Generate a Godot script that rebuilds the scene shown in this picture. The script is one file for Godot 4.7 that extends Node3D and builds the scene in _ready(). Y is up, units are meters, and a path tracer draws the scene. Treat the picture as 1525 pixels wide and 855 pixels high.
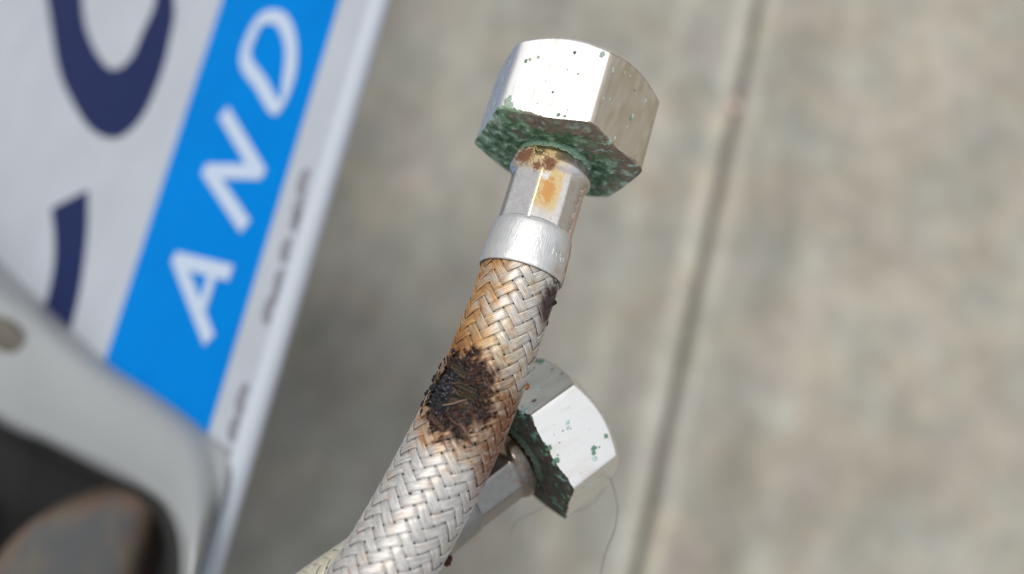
extends Node3D
# Two worn braided hoses held over a concrete pavement, beside a lettered panel. Lengths below are millimetres (MM turns them to metres).

const MM := 0.001
const N := 16            # strands each way round the braid
const PITCH := 34.0

var noise_a := FastNoiseLite.new()
var noise_b := FastNoiseLite.new()
var noise_c := FastNoiseLite.new()
var rng := RandomNumberGenerator.new()
var M := {}


func _ready() -> void:
	var camera := Camera3D.new()
	camera.name = "camera"
	camera.near = 0.01
	camera.far = 80.0
	camera.position = Vector3(0, 0.7, 0)
	camera.rotation_degrees = Vector3(-70, 0, 0)
	var lens := CameraAttributesPhysical.new()
	lens.frustum_focal_length = 34.33
	lens.frustum_near = 0.01
	lens.frustum_far = 80.0
	lens.frustum_focus_distance = 0.127
	lens.exposure_aperture = 8.6
	camera.attributes = lens
	add_child(camera)

	var env := Environment.new()
	env.background_mode = Environment.BG_SKY
	var skym := ProceduralSkyMaterial.new()
	skym.sky_top_color = Color(0.97, 0.972, 0.975)
	skym.sky_horizon_color = Color(0.62, 0.64, 0.68)
	skym.sky_curve = 0.5
	skym.sky_energy_multiplier = 1.0
	skym.ground_bottom_color = Color(0.55, 0.54, 0.50)
	skym.ground_horizon_color = Color(0.60, 0.59, 0.56)
	skym.sun_angle_max = 1.0
	env.sky = Sky.new()
	env.sky.sky_material = skym
	env.tonemap_mode = Environment.TONE_MAPPER_LINEAR
	env.tonemap_exposure = 1.26
	env.sdfgi_enabled = true
	env.ssao_enabled = true
	env.ssil_enabled = true
	var we := WorldEnvironment.new()
	we.name = "environment"
	we.environment = env
	add_child(we)

	var sun := DirectionalLight3D.new()
	sun.name = "sun"
	sun.light_energy = 0.6
	sun.light_angular_distance = 28.0
	sun.light_color = Color(1.0, 0.98, 0.95)
	sun.shadow_enabled = true
	sun.position = Vector3(0, 3, 0)
	add_child(sun)
	sun.look_at_from_position(Vector3(-0.3, 3.0, -0.4), Vector3.ZERO, Vector3.FORWARD)

	rng.seed = 7
	for p in [[noise_a, 11, 0.25], [noise_b, 23, 0.9], [noise_c, 37, 2.6]]:
		p[0].seed = p[1]
		p[0].noise_type = FastNoiseLite.TYPE_SIMPLEX_SMOOTH
		p[0].frequency = p[2]
		p[0].fractal_octaves = 3
	materials()
	build_ground()
	build_body()
	build_panel()
	build_hoses()
	build_hairs()


# ---------------------------------------------------------------- helpers

class Buf:
	var p := PackedVector3Array()
	var c := PackedColorArray()
	var ix := {}

	func tri(a: int, b: int, d: int, s := 0) -> void:   # a, b, d counter-clockwise as seen from outside
		if not ix.has(s):
			ix[s] = PackedInt32Array()
		ix[s].append(a); ix[s].append(d); ix[s].append(b)

	# f.call(u, v) gives [place in mm, linear colour, surface (-1: nothing)]; outside is du x dv, or the other side when flip
	func grid(nu: int, nv: int, wrap: bool, flip: bool, f: Callable) -> void:
		var first := p.size()
		var cls := PackedInt32Array()
		for v in nv:
			for u in nu:
				var r: Array = f.call(u, v)
				p.append(r[0] * 0.001)
				c.append(r[1])
				cls.append(r[2])
		var per := {}
		for v in nv - 1:
			for u in (nu if wrap else nu - 1):
				var u1 := (u + 1) % nu
				var a := v * nu + u
				var b := v * nu + u1
				var d := a + nu
				var e := b + nu
				var s := maxi(cls[a], cls[e])
				if mini(mini(cls[a], cls[b]), mini(cls[d], cls[e])) < 0:
					continue
				if not per.has(s):
					per[s] = PackedInt32Array()
				if flip:
					per[s].append_array(PackedInt32Array([first + a, first + b, first + e, first + a, first + e, first + d]))
				else:
					per[s].append_array(PackedInt32Array([first + a, first + e, first + b, first + a, first + d, first + e]))
		for s in per:
			if ix.has(s):
				ix[s].append_array(per[s])
			else:
				ix[s] = per[s]

	func tube(pts: Array, rad: Callable, sides: int, col: Color, s := 0) -> void:
		var k := pts.size()
		var side := Vector3.UP
		var frames := []
		for i in k:
			var t: Vector3 = (pts[mini(i + 1, k - 1)] - pts[maxi(i - 1, 0)]).normalized()
			if i == 0 and absf(t.y) > 0.9:
				side = Vector3.RIGHT
			side = (side - t * side.dot(t)).normalized()
			frames.append([side, t.cross(side)])
		grid(sides, k + 2, true, false, func(u: int, v: int):
			var i := clampi(v - 1, 0, k - 1)
			var r: float = 0.0 if v == 0 or v == k + 1 else rad.call(i)
			var a := TAU * u / sides
			return [pts[i] + (frames[i][0] * cos(a) + frames[i][1] * sin(a)) * r, col, s])

	func mesh(mats: Array) -> ArrayMesh:
		var n := PackedVector3Array()
		n.resize(p.size())
		for s in ix:
			var q: PackedInt32Array = ix[s]
			for k in range(0, q.size(), 3):
				var a := q[k]
				var b := q[k + 2]
				var d := q[k + 1]
				var w := (p[b] - p[a]).cross(p[d] - p[a])
				n[a] += w; n[b] += w; n[d] += w
		for k in n.size():
			n[k] = n[k].normalized() if n[k].length_squared() > 1e-30 else Vector3.UP
		var m := ArrayMesh.new()
		for s in ix:
			var arr := []
			arr.resize(Mesh.ARRAY_MAX)
			arr[Mesh.ARRAY_VERTEX] = p
			arr[Mesh.ARRAY_NORMAL] = n
			arr[Mesh.ARRAY_COLOR] = c
			arr[Mesh.ARRAY_INDEX] = ix[s]
			m.add_surface_from_arrays(Mesh.PRIMITIVE_TRIANGLES, arr)
			m.surface_set_material(m.get_surface_count() - 1, mats[s])
		return m


func part(called: String, b: Buf, mats: Array, parent: Node3D) -> MeshInstance3D:
	var o := MeshInstance3D.new()
	o.name = called
	o.mesh = b.mesh(mats)
	parent.add_child(o, true)
	return o


func thing(called: String, label: String, category: String, at: Vector3, group := "") -> Node3D:
	var o := Node3D.new()
	o.name = called
	o.position = at
	o.set_meta("label", label)
	o.set_meta("category", category)
	if group:
		o.set_meta("group", group)
	add_child(o, true)
	return o


func mat(color: Color, rough: float, metal := 0.0, vertex := false) -> StandardMaterial3D:
	var m := StandardMaterial3D.new()
	m.albedo_color = color
	m.roughness = rough
	m.metallic = metal
	m.vertex_color_use_as_albedo = vertex
	return m


func noise_tex(freq: float, octaves: int, lo: float, hi: float, sd: int, size := 256) -> NoiseTexture2D:
	var t := NoiseTexture2D.new()
	t.width = size
	t.height = size
	t.seamless = true
	var f := FastNoiseLite.new()
	f.seed = sd
	f.frequency = freq
	f.fractal_octaves = octaves
	t.noise = f
	var g := Gradient.new()
	g.set_color(0, Color(lo, lo, lo))
	g.set_color(1, Color(hi, hi, hi))
	t.color_ramp = g
	return t


func worn(m: StandardMaterial3D, rough: Texture2D, bump: Texture2D, scale: Vector3, depth: float) -> void:
	m.uv1_triplanar = true
	m.uv1_scale = scale
	if rough:
		m.roughness = 1.0
		m.roughness_texture = rough
	if bump:
		m.heightmap_enabled = true
		m.heightmap_texture = bump
		m.heightmap_scale = depth


func materials() -> void:
	var grain := noise_tex(0.012, 2, 0.24, 0.36, 3)
	var fine := noise_tex(0.06, 4, 0.0, 1.0, 5)
	var streak := noise_tex(0.05, 3, 0.0, 1.0, 8)
	M.chrome = mat(Color.WHITE, 0.3, 1.0, true)
	worn(M.chrome, grain, streak, Vector3(300, 36, 300), 0.0012)
	M.steel = mat(Color.WHITE, 0.3, 0.95, true)
	worn(M.steel, noise_tex(0.02, 3, 0.14, 0.3, 4), fine, Vector3(120, 60, 120), 0.0004)
	M.crimp = mat(Color.WHITE, 0.45, 0.85, true)
	worn(M.crimp, noise_tex(0.04, 3, 0.3, 0.52, 6), streak, Vector3(260, 40, 260), 0.0045)
	M.stain = mat(Color.WHITE, 0.75, 0.1, true)
	M.braid = mat(Color.WHITE, 0.47, 0.38, true)
	M.burnt = mat(Color.WHITE, 0.7, 0.0, true)
	M.burnt.metallic_specular = 0.2
	M.crust = mat(Color.WHITE, 0.82, 0.0, true)
	worn(M.crust, null, noise_tex(0.08, 4, 0.0, 1.0, 9), Vector3(150, 150, 150), 0.02)
	M.melt = mat(Color.WHITE, 0.62, 0.0, true)
	M.melt.metallic_specular = 0.35
	M.rubber = mat(Color(0.09, 0.09, 0.09), 0.8)
	M.hair = mat(Color(0.33, 0.31, 0.28), 0.5)
	M.white = mat(Color(0.625, 0.65, 0.69), 0.5)
	M.blue = mat(Color(0.0, 0.44, 0.75), 0.65)
	M.blue.metallic_specular = 0.12
	for k in ["white", "blue"]:
		M[k].uv1_triplanar = true
		M[k].uv1_scale = Vector3(5, 5, 5)
		M[k].albedo_texture = noise_tex(0.02, 5, 0.95, 1.0, 40)
	M.letter = mat(Color(0.64, 0.695, 0.775), 0.55)
	M.navy = mat(Color(0.10, 0.14, 0.29), 0.6)
	M.navy.metallic_specular = 0.2
	M.print = mat(Color(0.43, 0.44, 0.47), 0.6)
	M.bead = mat(Color(0.64, 0.67, 0.715), 0.65)
	M.plastic = mat(Color(0.57, 0.585, 0.595), 0.34, 0.3)
	worn(M.plastic, noise_tex(0.03, 3, 0.35, 0.6, 14), null, Vector3(20, 20, 20), 0.0)
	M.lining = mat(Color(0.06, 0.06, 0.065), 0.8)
	M.recess = mat(Color(0.34, 0.325, 0.295), 0.85)
	M.added_wall = mat(Color(0.22, 0.23, 0.25), 0.5)  # for the added unseen wall and its bracket
	M.dust = mat(Color.WHITE, 0.85, 0.0, true)
	M.joint = mat(Color(0.36, 0.345, 0.31), 0.95)
	M.pebble = mat(Color(0.72, 0.62, 0.57), 0.9)


func spline(pts: Array, per: int) -> Array:
	var out := []
	var k := pts.size()
	for i in k - 1:
		for j in per:
			out.append(cubic(pts[maxi(i - 1, 0)], pts[i], pts[i + 1], pts[mini(i + 2, k - 1)], float(j) / per))
	out.append(pts[k - 1])
	return out


func cubic(a, b, c, d, t: float):
	return b + (c - a) * (0.5 * t) + (a * 2.0 - b * 5.0 + c * 4.0 - d) * (0.5 * t * t) + (b * 3.0 - a - c * 3.0 + d) * (0.5 * t * t * t)


func bump(x: float, y: float, rx: float, ry: float) -> float:     # 1 at the middle of an ellipse, 0 at its edge and beyond
	return clampf(1.0 - sqrt((x / rx) ** 2 + (y / ry) ** 2), 0.0, 1.0)


# ---------------------------------------------------------------- the pavement

func build_ground() -> void:
	var g := Node3D.new()
	g.name = "pavement"
	g.set_meta("kind", "structure")
	g.set_meta("label", "grey mottled concrete pavement with one straight joint")
	g.position = Vector3(0.1692, 0, -0.255)
	g.rotation.y = -0.2735
	add_child(g)
	var tex := concrete()
	var m := mat(Color.WHITE, 0.9)
	m.albedo_texture = tex
	m.heightmap_enabled = true
	m.heightmap_texture = noise_tex(0.05, 5, 0.0, 1.0, 31, 512)
	m.heightmap_scale = 0.08
	for s in [-1, 1]:
		var st := SurfaceTool.new()
		st.begin(Mesh.PRIMITIVE_TRIANGLES)
		var prof := [Vector2(2.6, 0), Vector2(0.030, 0), Vector2(0.014, -0.0005), Vector2(0.007, -0.0016), Vector2(0.0036, -0.004), Vector2(0.0026, -0.008), Vector2(0.0026, -0.06)]
		for i in prof.size() - 1:
			var q := []
			for e in [[prof[i], -2.6], [prof[i + 1], -2.6], [prof[i + 1], 2.6], [prof[i], 2.6]]:
				q.append(Vector3(e[0].x * s, e[0].y, e[1]))
			for k in ([0, 1, 2, 0, 2, 3] if s < 0 else [0, 2, 1, 0, 3, 2]):
				st.set_smooth_group(0)
				st.set_uv(Vector2(q[k].x / 1.6 + 0.5, q[k].z / 1.6 + 0.5))
				st.add_vertex(q[k])
		st.generate_normals()
		st.generate_tangents()
		var o := MeshInstance3D.new()
		o.name = "slab"
		o.mesh = st.commit()
		o.material_override = m
		g.add_child(o, true)
	var f := BoxMesh.new()
	f.size = Vector3(0.005, 0.02, 5.2)
	var j := MeshInstance3D.new()
	j.name = "joint_filler"
	j.mesh = f
	j.material_override = M.joint
	j.position.y = -0.0165
	g.add_child(j, true)
	var far := PlaneMesh.new()
	far.size = Vector2(60, 60)
	var o := MeshInstance3D.new()
	o.name = "outer_ground"
	o.mesh = far
	o.material_override = mat(Color(0.62, 0.61, 0.57), 0.95)
	o.position.y = -0.05
	g.add_child(o, true)
	var b := Buf.new()
	b.grid(14, 9, true, true, func(u: int, v: int):
		var a := PI * v / 8.0
		var d := Vector3(sin(a) * cos(TAU * u / 14), cos(a), sin(a) * sin(TAU * u / 14))
		return [d * Vector3(5.5, 2.5, 6.5) * (1.0 + 0.25 * noise_b.get_noise_3dv(d)), Color.WHITE, 0])
	var pb := part("pebble", b, [M.pebble], self)
	pb.position = Vector3(0.2185, 0.0005, -0.4445)
	pb.set_meta("label", "small pinkish pebble stuck in the pavement joint right of the upper nut")
	pb.set_meta("category", "pebble")


func concrete() -> ImageTexture:
	var size := 640
	var im := Image.create(size, size, false, Image.FORMAT_RGB8)
	var big := FastNoiseLite.new(); big.seed = 4; big.frequency = 9.0; big.fractal_octaves = 4
	var mid := FastNoiseLite.new(); mid.seed = 9; mid.frequency = 26.0; mid.fractal_octaves = 4
	var hue := FastNoiseLite.new(); hue.seed = 15; hue.frequency = 11.0; hue.fractal_octaves = 3
	var fine := FastNoiseLite.new(); fine.seed = 21; fine.frequency = 170.0; fine.fractal_octaves = 3
	for y in size:
		var z := (float(y) / size - 0.5) * 1.6
		for x in size:
			var w := (float(x) / size - 0.5) * 1.6
			var l := 0.545 + 0.06 * big.get_noise_2d(w, z * 0.6) + 0.05 * mid.get_noise_2d(w, z * 0.85) + 0.075 * fine.get_noise_2d(w, z)
			var wob := 0.006 * big.get_noise_2d(z, 3.0)
			var near := exp(-((w - 0.012 - wob) / 0.0055) ** 2) * 0.075 + exp(-((w + 0.017 - wob) / 0.007) ** 2) * 0.09
			near += exp(-((w + 0.075 + wob) / 0.012) ** 2) * 0.045 + exp(-((w - 0.095 + wob * 2.0) / 0.014) ** 2) * 0.04 * (0.6 + mid.get_noise_2d(z * 0.5, 7.0))
			near -= exp(-((w - 0.055) / 0.026) ** 2) * 0.04 + exp(-((w + 0.048) / 0.02) ** 2) * 0.02
			l += near
			var h := hue.get_noise_2d(w, z)
			var warm := clampf(0.5 + 1.4 * h + (0.35 if w > 0.1 else 0.35 * clampf(w / 0.1, -1.0, 1.0)), 0.0, 1.0)
			var c := Color(0.985, 0.985, 0.94).lerp(Color(1.015, 0.985, 0.91), warm)
			c = c.lerp(Color(1.01, 0.97, 0.935), clampf(1.2 * hue.get_noise_2d(w + 9.0, z), 0.0, 1.0))
			im.set_pixel(x, y, Color(l * c.r, l * c.g, l * c.b))
	return ImageTexture.create_from_image(im)


# ---------------------------------------------------------------- the moulded housing and what stands in it

func build_body() -> void:
	var o := thing("moulded_housing", "pale grey moulded plastic housing with a dark rounded opening, below the lettered panel", "housing", Vector3(-117.8, 466.5, -45.6) * MM)
	var at := Vector3(-117.8, 466.5, -45.6)
	var back := [Vector3(-263.9, 363.0, -155.9), Vector3(-218.6, 370.6, -124.2), Vector3(-191.1, 379.3, -104.3), Vector3(-159.3, 389.2, -81.7), Vector3(-133.8, 400.6, -66.2), Vector3(-113.6, 409.3, -52.2), Vector3(-101.3, 414.1, -41.9), Vector3(-99.9, 415.9, -32.4), Vector3(-104.8, 411.9, -12.5), Vector3(-111.4, 405.8, 13.2)]
	var rim := [Vector3(-257.1, 379.2, -159.4), Vector3(-209.7, 388.3, -125.9), Vector3(-179.6, 400.6, -104.2), Vector3(-145.0, 416.1, -79.6), Vector3(-116.6, 435.4, -62.3), Vector3(-93.5, 454.2, -47.0), Vector3(-78.1, 471.4, -35.7), Vector3(-75.4, 477.8, -26.9), Vector3(-79.3, 474.9, -10.3), Vector3(-84.6, 470.4, 11.0)]
	var shoulder := [Vector3(-218.8, 421.9, -122.0), Vector3(-177.8, 431.0, -94.2), Vector3(-152.7, 441.1, -78.1), Vector3(-124.7, 452.8, -60.6), Vector3(-102.8, 465.4, -48.4), Vector3(-86.3, 475.4, -37.8), Vector3(-77.8, 480.2, -27.5), Vector3(-76.4, 482.5, -19.3), Vector3(-78.5, 481.1, -6.6), Vector3(-82.3, 477.7, 11.3)]
	var ridge := [Vector3(-207.3, 424.5, -82.2), Vector3(-167.8, 435.0, -58.4), Vector3(-142.9, 447.1, -47.7), Vector3(-116.9, 461.5, -37.6), Vector3(-97.2, 475.1, -28.3), Vector3(-84.5, 486.4, -21.2), Vector3(-78.0, 492.4, -14.5), Vector3(-75.4, 495.6, -8.6), Vector3(-74.9, 496.2, -1.5), Vector3(-76.5, 494.8, 11.3)]
	var edge := [Vector3(-215.9, 409.2, -75.2), Vector3(-175.3, 420.0, -52.4), Vector3(-150.7, 432.7, -43.4), Vector3(-124.8, 447.0, -33.0), Vector3(-105.3, 461.5, -25.8), Vector3(-93.5, 473.3, -20.3), Vector3(-86.8, 479.3, -13.4), Vector3(-83.8, 482.2, -6.7), Vector3(-82.9, 482.5, 1.2), Vector3(-84.0, 481.2, 13.6)]
	var deep := [Vector3(-265.3, 332.0, -85.3), Vector3(-221.0, 342.0, -60.2), Vector3(-194.1, 354.5, -50.6), Vector3(-165.3, 368.4, -39.1), Vector3(-143.5, 382.5, -31.1), Vector3(-130.3, 394.1, -24.9), Vector3(-122.7, 399.6, -16.7), Vector3(-119.3, 401.9, -8.5), Vector3(-118.5, 401.6, 1.2), Vector3(-120.1, 399.2, 16.6)]
	var mid := Vector3(-204.0, 333.1, -0.6)
	var rows := []
	for l in [back, rim, shoulder, ridge, edge, deep]:
		rows.append(spline(l, 8))
	var k: int = rows[0].size()
	var across := func(u: int, t: float) -> Vector3:
		var i := mini(int(t), 4)
		return cubic(rows[maxi(i - 1, 0)][u], rows[i][u], rows[i + 1][u], rows[mini(i + 2, 5)][u], t - i)
	var b := Buf.new()
	b.grid(k, 45, false, true, func(u: int, v: int): return [across.call(u, 4.0 * v / 44.0) - at, Color.WHITE, 0])
	part("rim", b, [M.plastic], o)
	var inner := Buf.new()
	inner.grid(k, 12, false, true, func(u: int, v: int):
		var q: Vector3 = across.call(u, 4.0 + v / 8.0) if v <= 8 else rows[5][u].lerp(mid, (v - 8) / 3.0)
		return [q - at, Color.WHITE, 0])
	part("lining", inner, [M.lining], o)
	var r := Buf.new()
	r.grid(20, 11, true, true, func(u: int, v: int):
		var a := PI * v / 10.0
		return [Vector3(12.0 * sin(a) * cos(TAU * u / 20), 4.0 * cos(a), 7.5 * sin(a) * sin(TAU * u / 20)), Color.WHITE, 0])
	var rc := part("recess_patch", r, [M.recess], o)  # solid dark oval; the shade of a recess is put into its colour
	rc.position = (Vector3(-168.9, 435.6, -77.7) - at) * MM
	rc.rotation_degrees = Vector3(50, -20, 15)
	var pl := BoxMesh.new()
	pl.size = Vector3(0.142, 0.002, 0.122)
	var ba := MeshInstance3D.new()
	ba.name = "back_plate"
	ba.mesh = pl
	ba.material_override = M.lining
	ba.position = (Vector3(-215.5, 331.7, -11.4) - at) * MM
	ba.rotation_degrees.x = 20.0
	o.add_child(ba)
	var bx := BoxMesh.new()
	bx.size = Vector3(0.05, 0.33, 2.4)
	var bp := MeshInstance3D.new()
	bp.name = "added_shade_wall"  # unseen wall, added to shade the pavement on the left
	bp.mesh = bx
	bp.material_override = M.added_wall
	bp.position = Vector3(-0.245, 0.185, -0.29) - o.position
	bp.rotation.y = -0.16
	o.add_child(bp)
	var br := BoxMesh.new()
	br.size = Vector3(0.03, 0.16, 0.03)
	var bk := MeshInstance3D.new()
	bk.name = "bracket"
	bk.mesh = br
	bk.material_override = M.added_wall
	bk.position = Vector3(-0.235, 0.37, -0.02) - o.position
	o.add_child(bk)

	# a dusty pad sitting inside the opening
	var pt := [Vector3(-184.8, 412.7, 5.7), Vector3(-167.2, 420.0, -14.3), Vector3(-154.1, 422.8, -22.1), Vector3(-134.3, 424.9, -27.9), Vector3(-122.7, 425.6, -29.7), Vector3(-118.5, 424.0, -25.2), Vector3(-120.7, 420.2, -14.9), Vector3(-125.1, 415.0, -0.5), Vector3(-129.9, 408.2, 18.1), Vector3(-158.5, 405.2, 26.3)]
	pt.append(pt[0])
	var ring := spline(pt, 6)
	ring.pop_back()
	var cen := Vector3(-143.1, 416.5, -4.6)
	var up := Vector3(0.0, 0.94, 0.342)
	var pad := Buf.new()
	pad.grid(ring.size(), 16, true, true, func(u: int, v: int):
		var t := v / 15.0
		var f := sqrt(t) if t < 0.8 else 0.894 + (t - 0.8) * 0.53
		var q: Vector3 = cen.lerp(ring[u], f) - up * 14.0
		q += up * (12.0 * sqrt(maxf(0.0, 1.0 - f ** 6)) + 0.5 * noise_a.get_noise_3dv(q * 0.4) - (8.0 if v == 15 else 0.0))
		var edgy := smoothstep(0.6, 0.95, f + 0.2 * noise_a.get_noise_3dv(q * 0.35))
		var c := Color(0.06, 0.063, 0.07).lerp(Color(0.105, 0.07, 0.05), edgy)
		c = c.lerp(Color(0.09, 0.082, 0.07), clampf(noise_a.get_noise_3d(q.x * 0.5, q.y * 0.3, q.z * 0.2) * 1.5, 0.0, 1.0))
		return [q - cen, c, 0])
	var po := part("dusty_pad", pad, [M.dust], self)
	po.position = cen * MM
	po.set_meta("label", "dusty brown and grey rounded pad sitting inside the dark opening of the housing")
	po.set_meta("category", "pad")


# ---------------------------------------------------------------- the lettered panel: x runs along the print, y up it, z out of its face

func slab_of(poly: PackedVector2Array, z0: float, z1: float) -> Buf:
	var b := Buf.new()
	if Geometry2D.is_polygon_clockwise(poly):
		poly.reverse()
	var t := Geometry2D.triangulate_polygon(poly)
	var k := poly.size()
	for q in poly:
		b.p.append(Vector3(q.x, q.y, z1) * MM * 1.4); b.c.append(Color.WHITE)
	for q in range(0, t.size(), 3):
		var cw := (poly[t[q + 1]] - poly[t[q]]).cross(poly[t[q + 2]] - poly[t[q]]) < 0
		b.tri(t[q], t[q + 2] if cw else t[q + 1], t[q + 1] if cw else t[q + 2])
	for z in [z1, z0]:
		for q in poly:
			b.p.append(Vector3(q.x, q.y, z) * MM * 1.4); b.c.append(Color.WHITE)
	for i in k:
		var j := (i + 1) % k
		b.tri(k + i, 2 * k + i, 2 * k + j)
		b.tri(k + i, 2 * k + j, k + j)
	return b


func rect(x0: float, x1: float, y0: float, y1: float) -> PackedVector2Array:
	return PackedVector2Array([Vector2(x0, y0), Vector2(x1, y0), Vector2(x1, y1), Vector2(x0, y1)])


func loop_of(outer: Array, inner: Array, z0: float, z1: float) -> Buf:    # a closed band between two outlines
	outer = outer.duplicate(); inner = inner.duplicate()
	outer.append(outer[0]); inner.append(inner[0])
	var a := []; var c := []
	var k := outer.size() - 1
	for i in k:
		for j in 6:
			a.append(cubic(outer[(i + k - 1) % k], outer[i], outer[i + 1], outer[(i + 2) % k], j / 6.0))
			c.append(cubic(inner[(i + k - 1) % k], inner[i], inner[i + 1], inner[(i + 2) % k], j / 6.0))
	var b := Buf.new()
	for s in [[a, z0, a, z1], [a, z1, c, z1], [c, z1, c, z0]]:
		b.grid(a.size(), 2, true, false, func(u: int, v: int):
			var q: Vector2 = s[2 * v][u]
			return [Vector3(q.x, q.y, s[2 * v + 1]) * 1.4, Color.WHITE, 0])
	return b


func build_panel() -> void:
	var o := thing("lettered_panel", "white panel with a bright blue band lettered AND, navy letters and a silver edge", "sign", Vector3(-57.04, 490.22, -79.97) * MM)
	o.basis = Basis(Vector3(0.24831, 0.19919, -0.94798), Vector3(-0.80136, -0.50756, -0.31655), Vector3(-0.54421, 0.83827, 0.03358)).orthonormalized()
	part("board", slab_of(PackedVector2Array([Vector2(-60, 2.0), Vector2(150, 2.0), Vector2(150, 208), Vector2(-30, 208), Vector2(-34, 112), Vector2(-40, 50), Vector2(-47, 13)]), -2.0, 0.0), [M.white], o)
	part("blue_band", slab_of(PackedVector2Array([Vector2(-46, 14.0), Vector2(149.5, 14.0), Vector2(149.5, 58.4), Vector2(-38.5, 58.4)]), 0.0, 0.15), [M.blue], o)
	var bead := Buf.new()
	bead.tube([Vector3(-90, 2.8, -0.2), Vector3(0, 2.8, -0.2), Vector3(210, 2.8, -0.2)], func(_i): return 3.2, 20, Color.WHITE)
	part("edge_bead", bead, [M.bead], o)
	# the white letters A N D, slanting
	var w := 1.75
	var legs := Geometry2D.offset_polyline(PackedVector2Array([Vector2(-17.0, 22.3), Vector2(-1.7, 42.2), Vector2(-2.4, 22.0)]), w, Geometry2D.JOIN_MITER, Geometry2D.END_BUTT)
	var la := part("letter", slab_of(legs[0], 0.15, 0.4), [M.letter], o)
	var bar := Geometry2D.offset_polyline(PackedVector2Array([Vector2(-12.3, 28.0), Vector2(-2.6, 28.0)]), w * 0.8, Geometry2D.JOIN_MITER, Geometry2D.END_BUTT)
	part("crossbar", slab_of(bar[0], 0.15, 0.44), [M.letter], la)
	var en := Geometry2D.offset_polyline(PackedVector2Array([Vector2(7.9, 21.9), Vector2(19.6, 41.4), Vector2(20.2, 23.0), Vector2(34.0, 42.6)]), w, Geometry2D.JOIN_MITER, Geometry2D.END_BUTT)
	part("letter", slab_of(en[0], 0.15, 0.4), [M.letter], o)
	var dline := [Vector2(35.0, 23.6), Vector2(41.0, 32.2), Vector2(47.0, 40.6), Vector2(53.0, 41.4), Vector2(57.4, 39.0), Vector2(56.6, 32.0), Vector2(50.0, 25.6), Vector2(41.0, 22.6)]
	var dout := []; var din := []
	for i in dline.size():
		var a: Vector2 = dline[(i + 7) % 8]
		var c: Vector2 = dline[(i + 1) % 8]
		var nn := (c - a).normalized().orthogonal()
		dout.append(dline[i] - nn * w)
		din.append(dline[i] + nn * w)
	part("letter", loop_of(dout if (dout[2] - Vector2(46, 32)).length() > (din[2] - Vector2(46, 32)).length() else din, din if (dout[2] - Vector2(46, 32)).length() > (din[2] - Vector2(46, 32)).length() else dout, 0.15, 0.4), [M.letter], o)
	# the large navy letters above the band, running out of the picture
	var oo := [Vector2(27.0, 91.8), Vector2(27.7, 83.8), Vector2(33.2, 77.5), Vector2(43.2, 75.4), Vector2(53.4, 76.4), Vector2(65.9, 81.0), Vector2(85, 100), Vector2(112, 150), Vector2(112, 176), Vector2(97, 182), Vector2(74.5, 158.5), Vector2(49.0, 133.3), Vector2(38.2, 118.1), Vector2(30.2, 103.5)]
	var oi := [Vector2(47.0, 97.0), Vector2(48.5, 94.0), Vector2(50.5, 92.2), Vector2(53.0, 91.6), Vector2(57.1, 91.2), Vector2(66.8, 90.2), Vector2(78, 100), Vector2(95, 138), Vector2(96, 156), Vector2(88, 157), Vector2(76, 138), Vector2(62.5, 126.1), Vector2(53.4, 114.6), Vector2(47.4, 103.5)]
	part("letter", loop_of(oo, oi, 0.0, 0.2), [M.navy], o)
	var cc := PackedVector2Array()
	for q in spline([Vector2(5.9, 107.9), Vector2(-3.6, 99.4), Vector2(-13.5, 94.6), Vector2(-24.0, 94.0), Vector2(-34.0, 98.0), Vector2(-42.0, 108.0)], 5):
		cc.append(q)
	for q in spline([Vector2(-52.0, 96.0), Vector2(-42.0, 82.0), Vector2(-30.0, 77.5), Vector2(-20.9, 78.2), Vector2(-11.6, 80.2), Vector2(1.3, 85.5), Vector2(12.1, 92.0)], 5):
		cc.append(q)
	part("letter", slab_of(cc, 0.0, 0.2), [M.navy], o)
	# small worn print on the white margin
	for q in [[18.6, 8.3, 2.0], [13.2, 7.4, 1.2], [10.2, 7.0, 0.9], [4.2, 7.4, 1.6], [-2.0, 6.6, 1.3], [-4.9, 6.2, 0.5], [-8.4, 7.2, 1.8], [-26.4, 7.2, 2.2], [-32.2, 6.9, 1.5]]:
		var z := Geometry2D.offset_polyline(PackedVector2Array([Vector2(q[0] - q[2], q[1] - 0.5), Vector2(q[0], q[1] + 0.3), Vector2(q[0] + q[2], q[1] - 0.2)]), 1.3, Geometry2D.JOIN_ROUND, Geometry2D.END_ROUND)
		part("print_mark", slab_of(z[0], 0.0, 0.06), [M.print], o)


# ---------------------------------------------------------------- the hoses

func side_frame(t: Vector3) -> Array:      # a direction towards the open side, and the one to its right
	var n := Vector3(0, 0.94, 0.342)
	n = (n - t * n.dot(t)).normalized()
	return [n, t.cross(n)]


func hex(deg: float, a: float, sharp := 34.0) -> float:   # radius of a hexagon with slightly rounded corners
	var s := 0.0
	for k: int in 6:
		s += maxf(0.0, cos(deg_to_rad(deg - 60.0 * k))) ** sharp
	return a * s ** (-1.0 / sharp)


func sector(u: int, per: int) -> float:    # degrees round the nut, crowded near the corners
	var t := (u % per + 0.5) / per * 2.0 - 1.0
	return 60.0 * floorf(float(u) / per) + 30.0 * signf(t) * (1.0 - (1.0 - absf(t)) ** 2.4)


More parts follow.
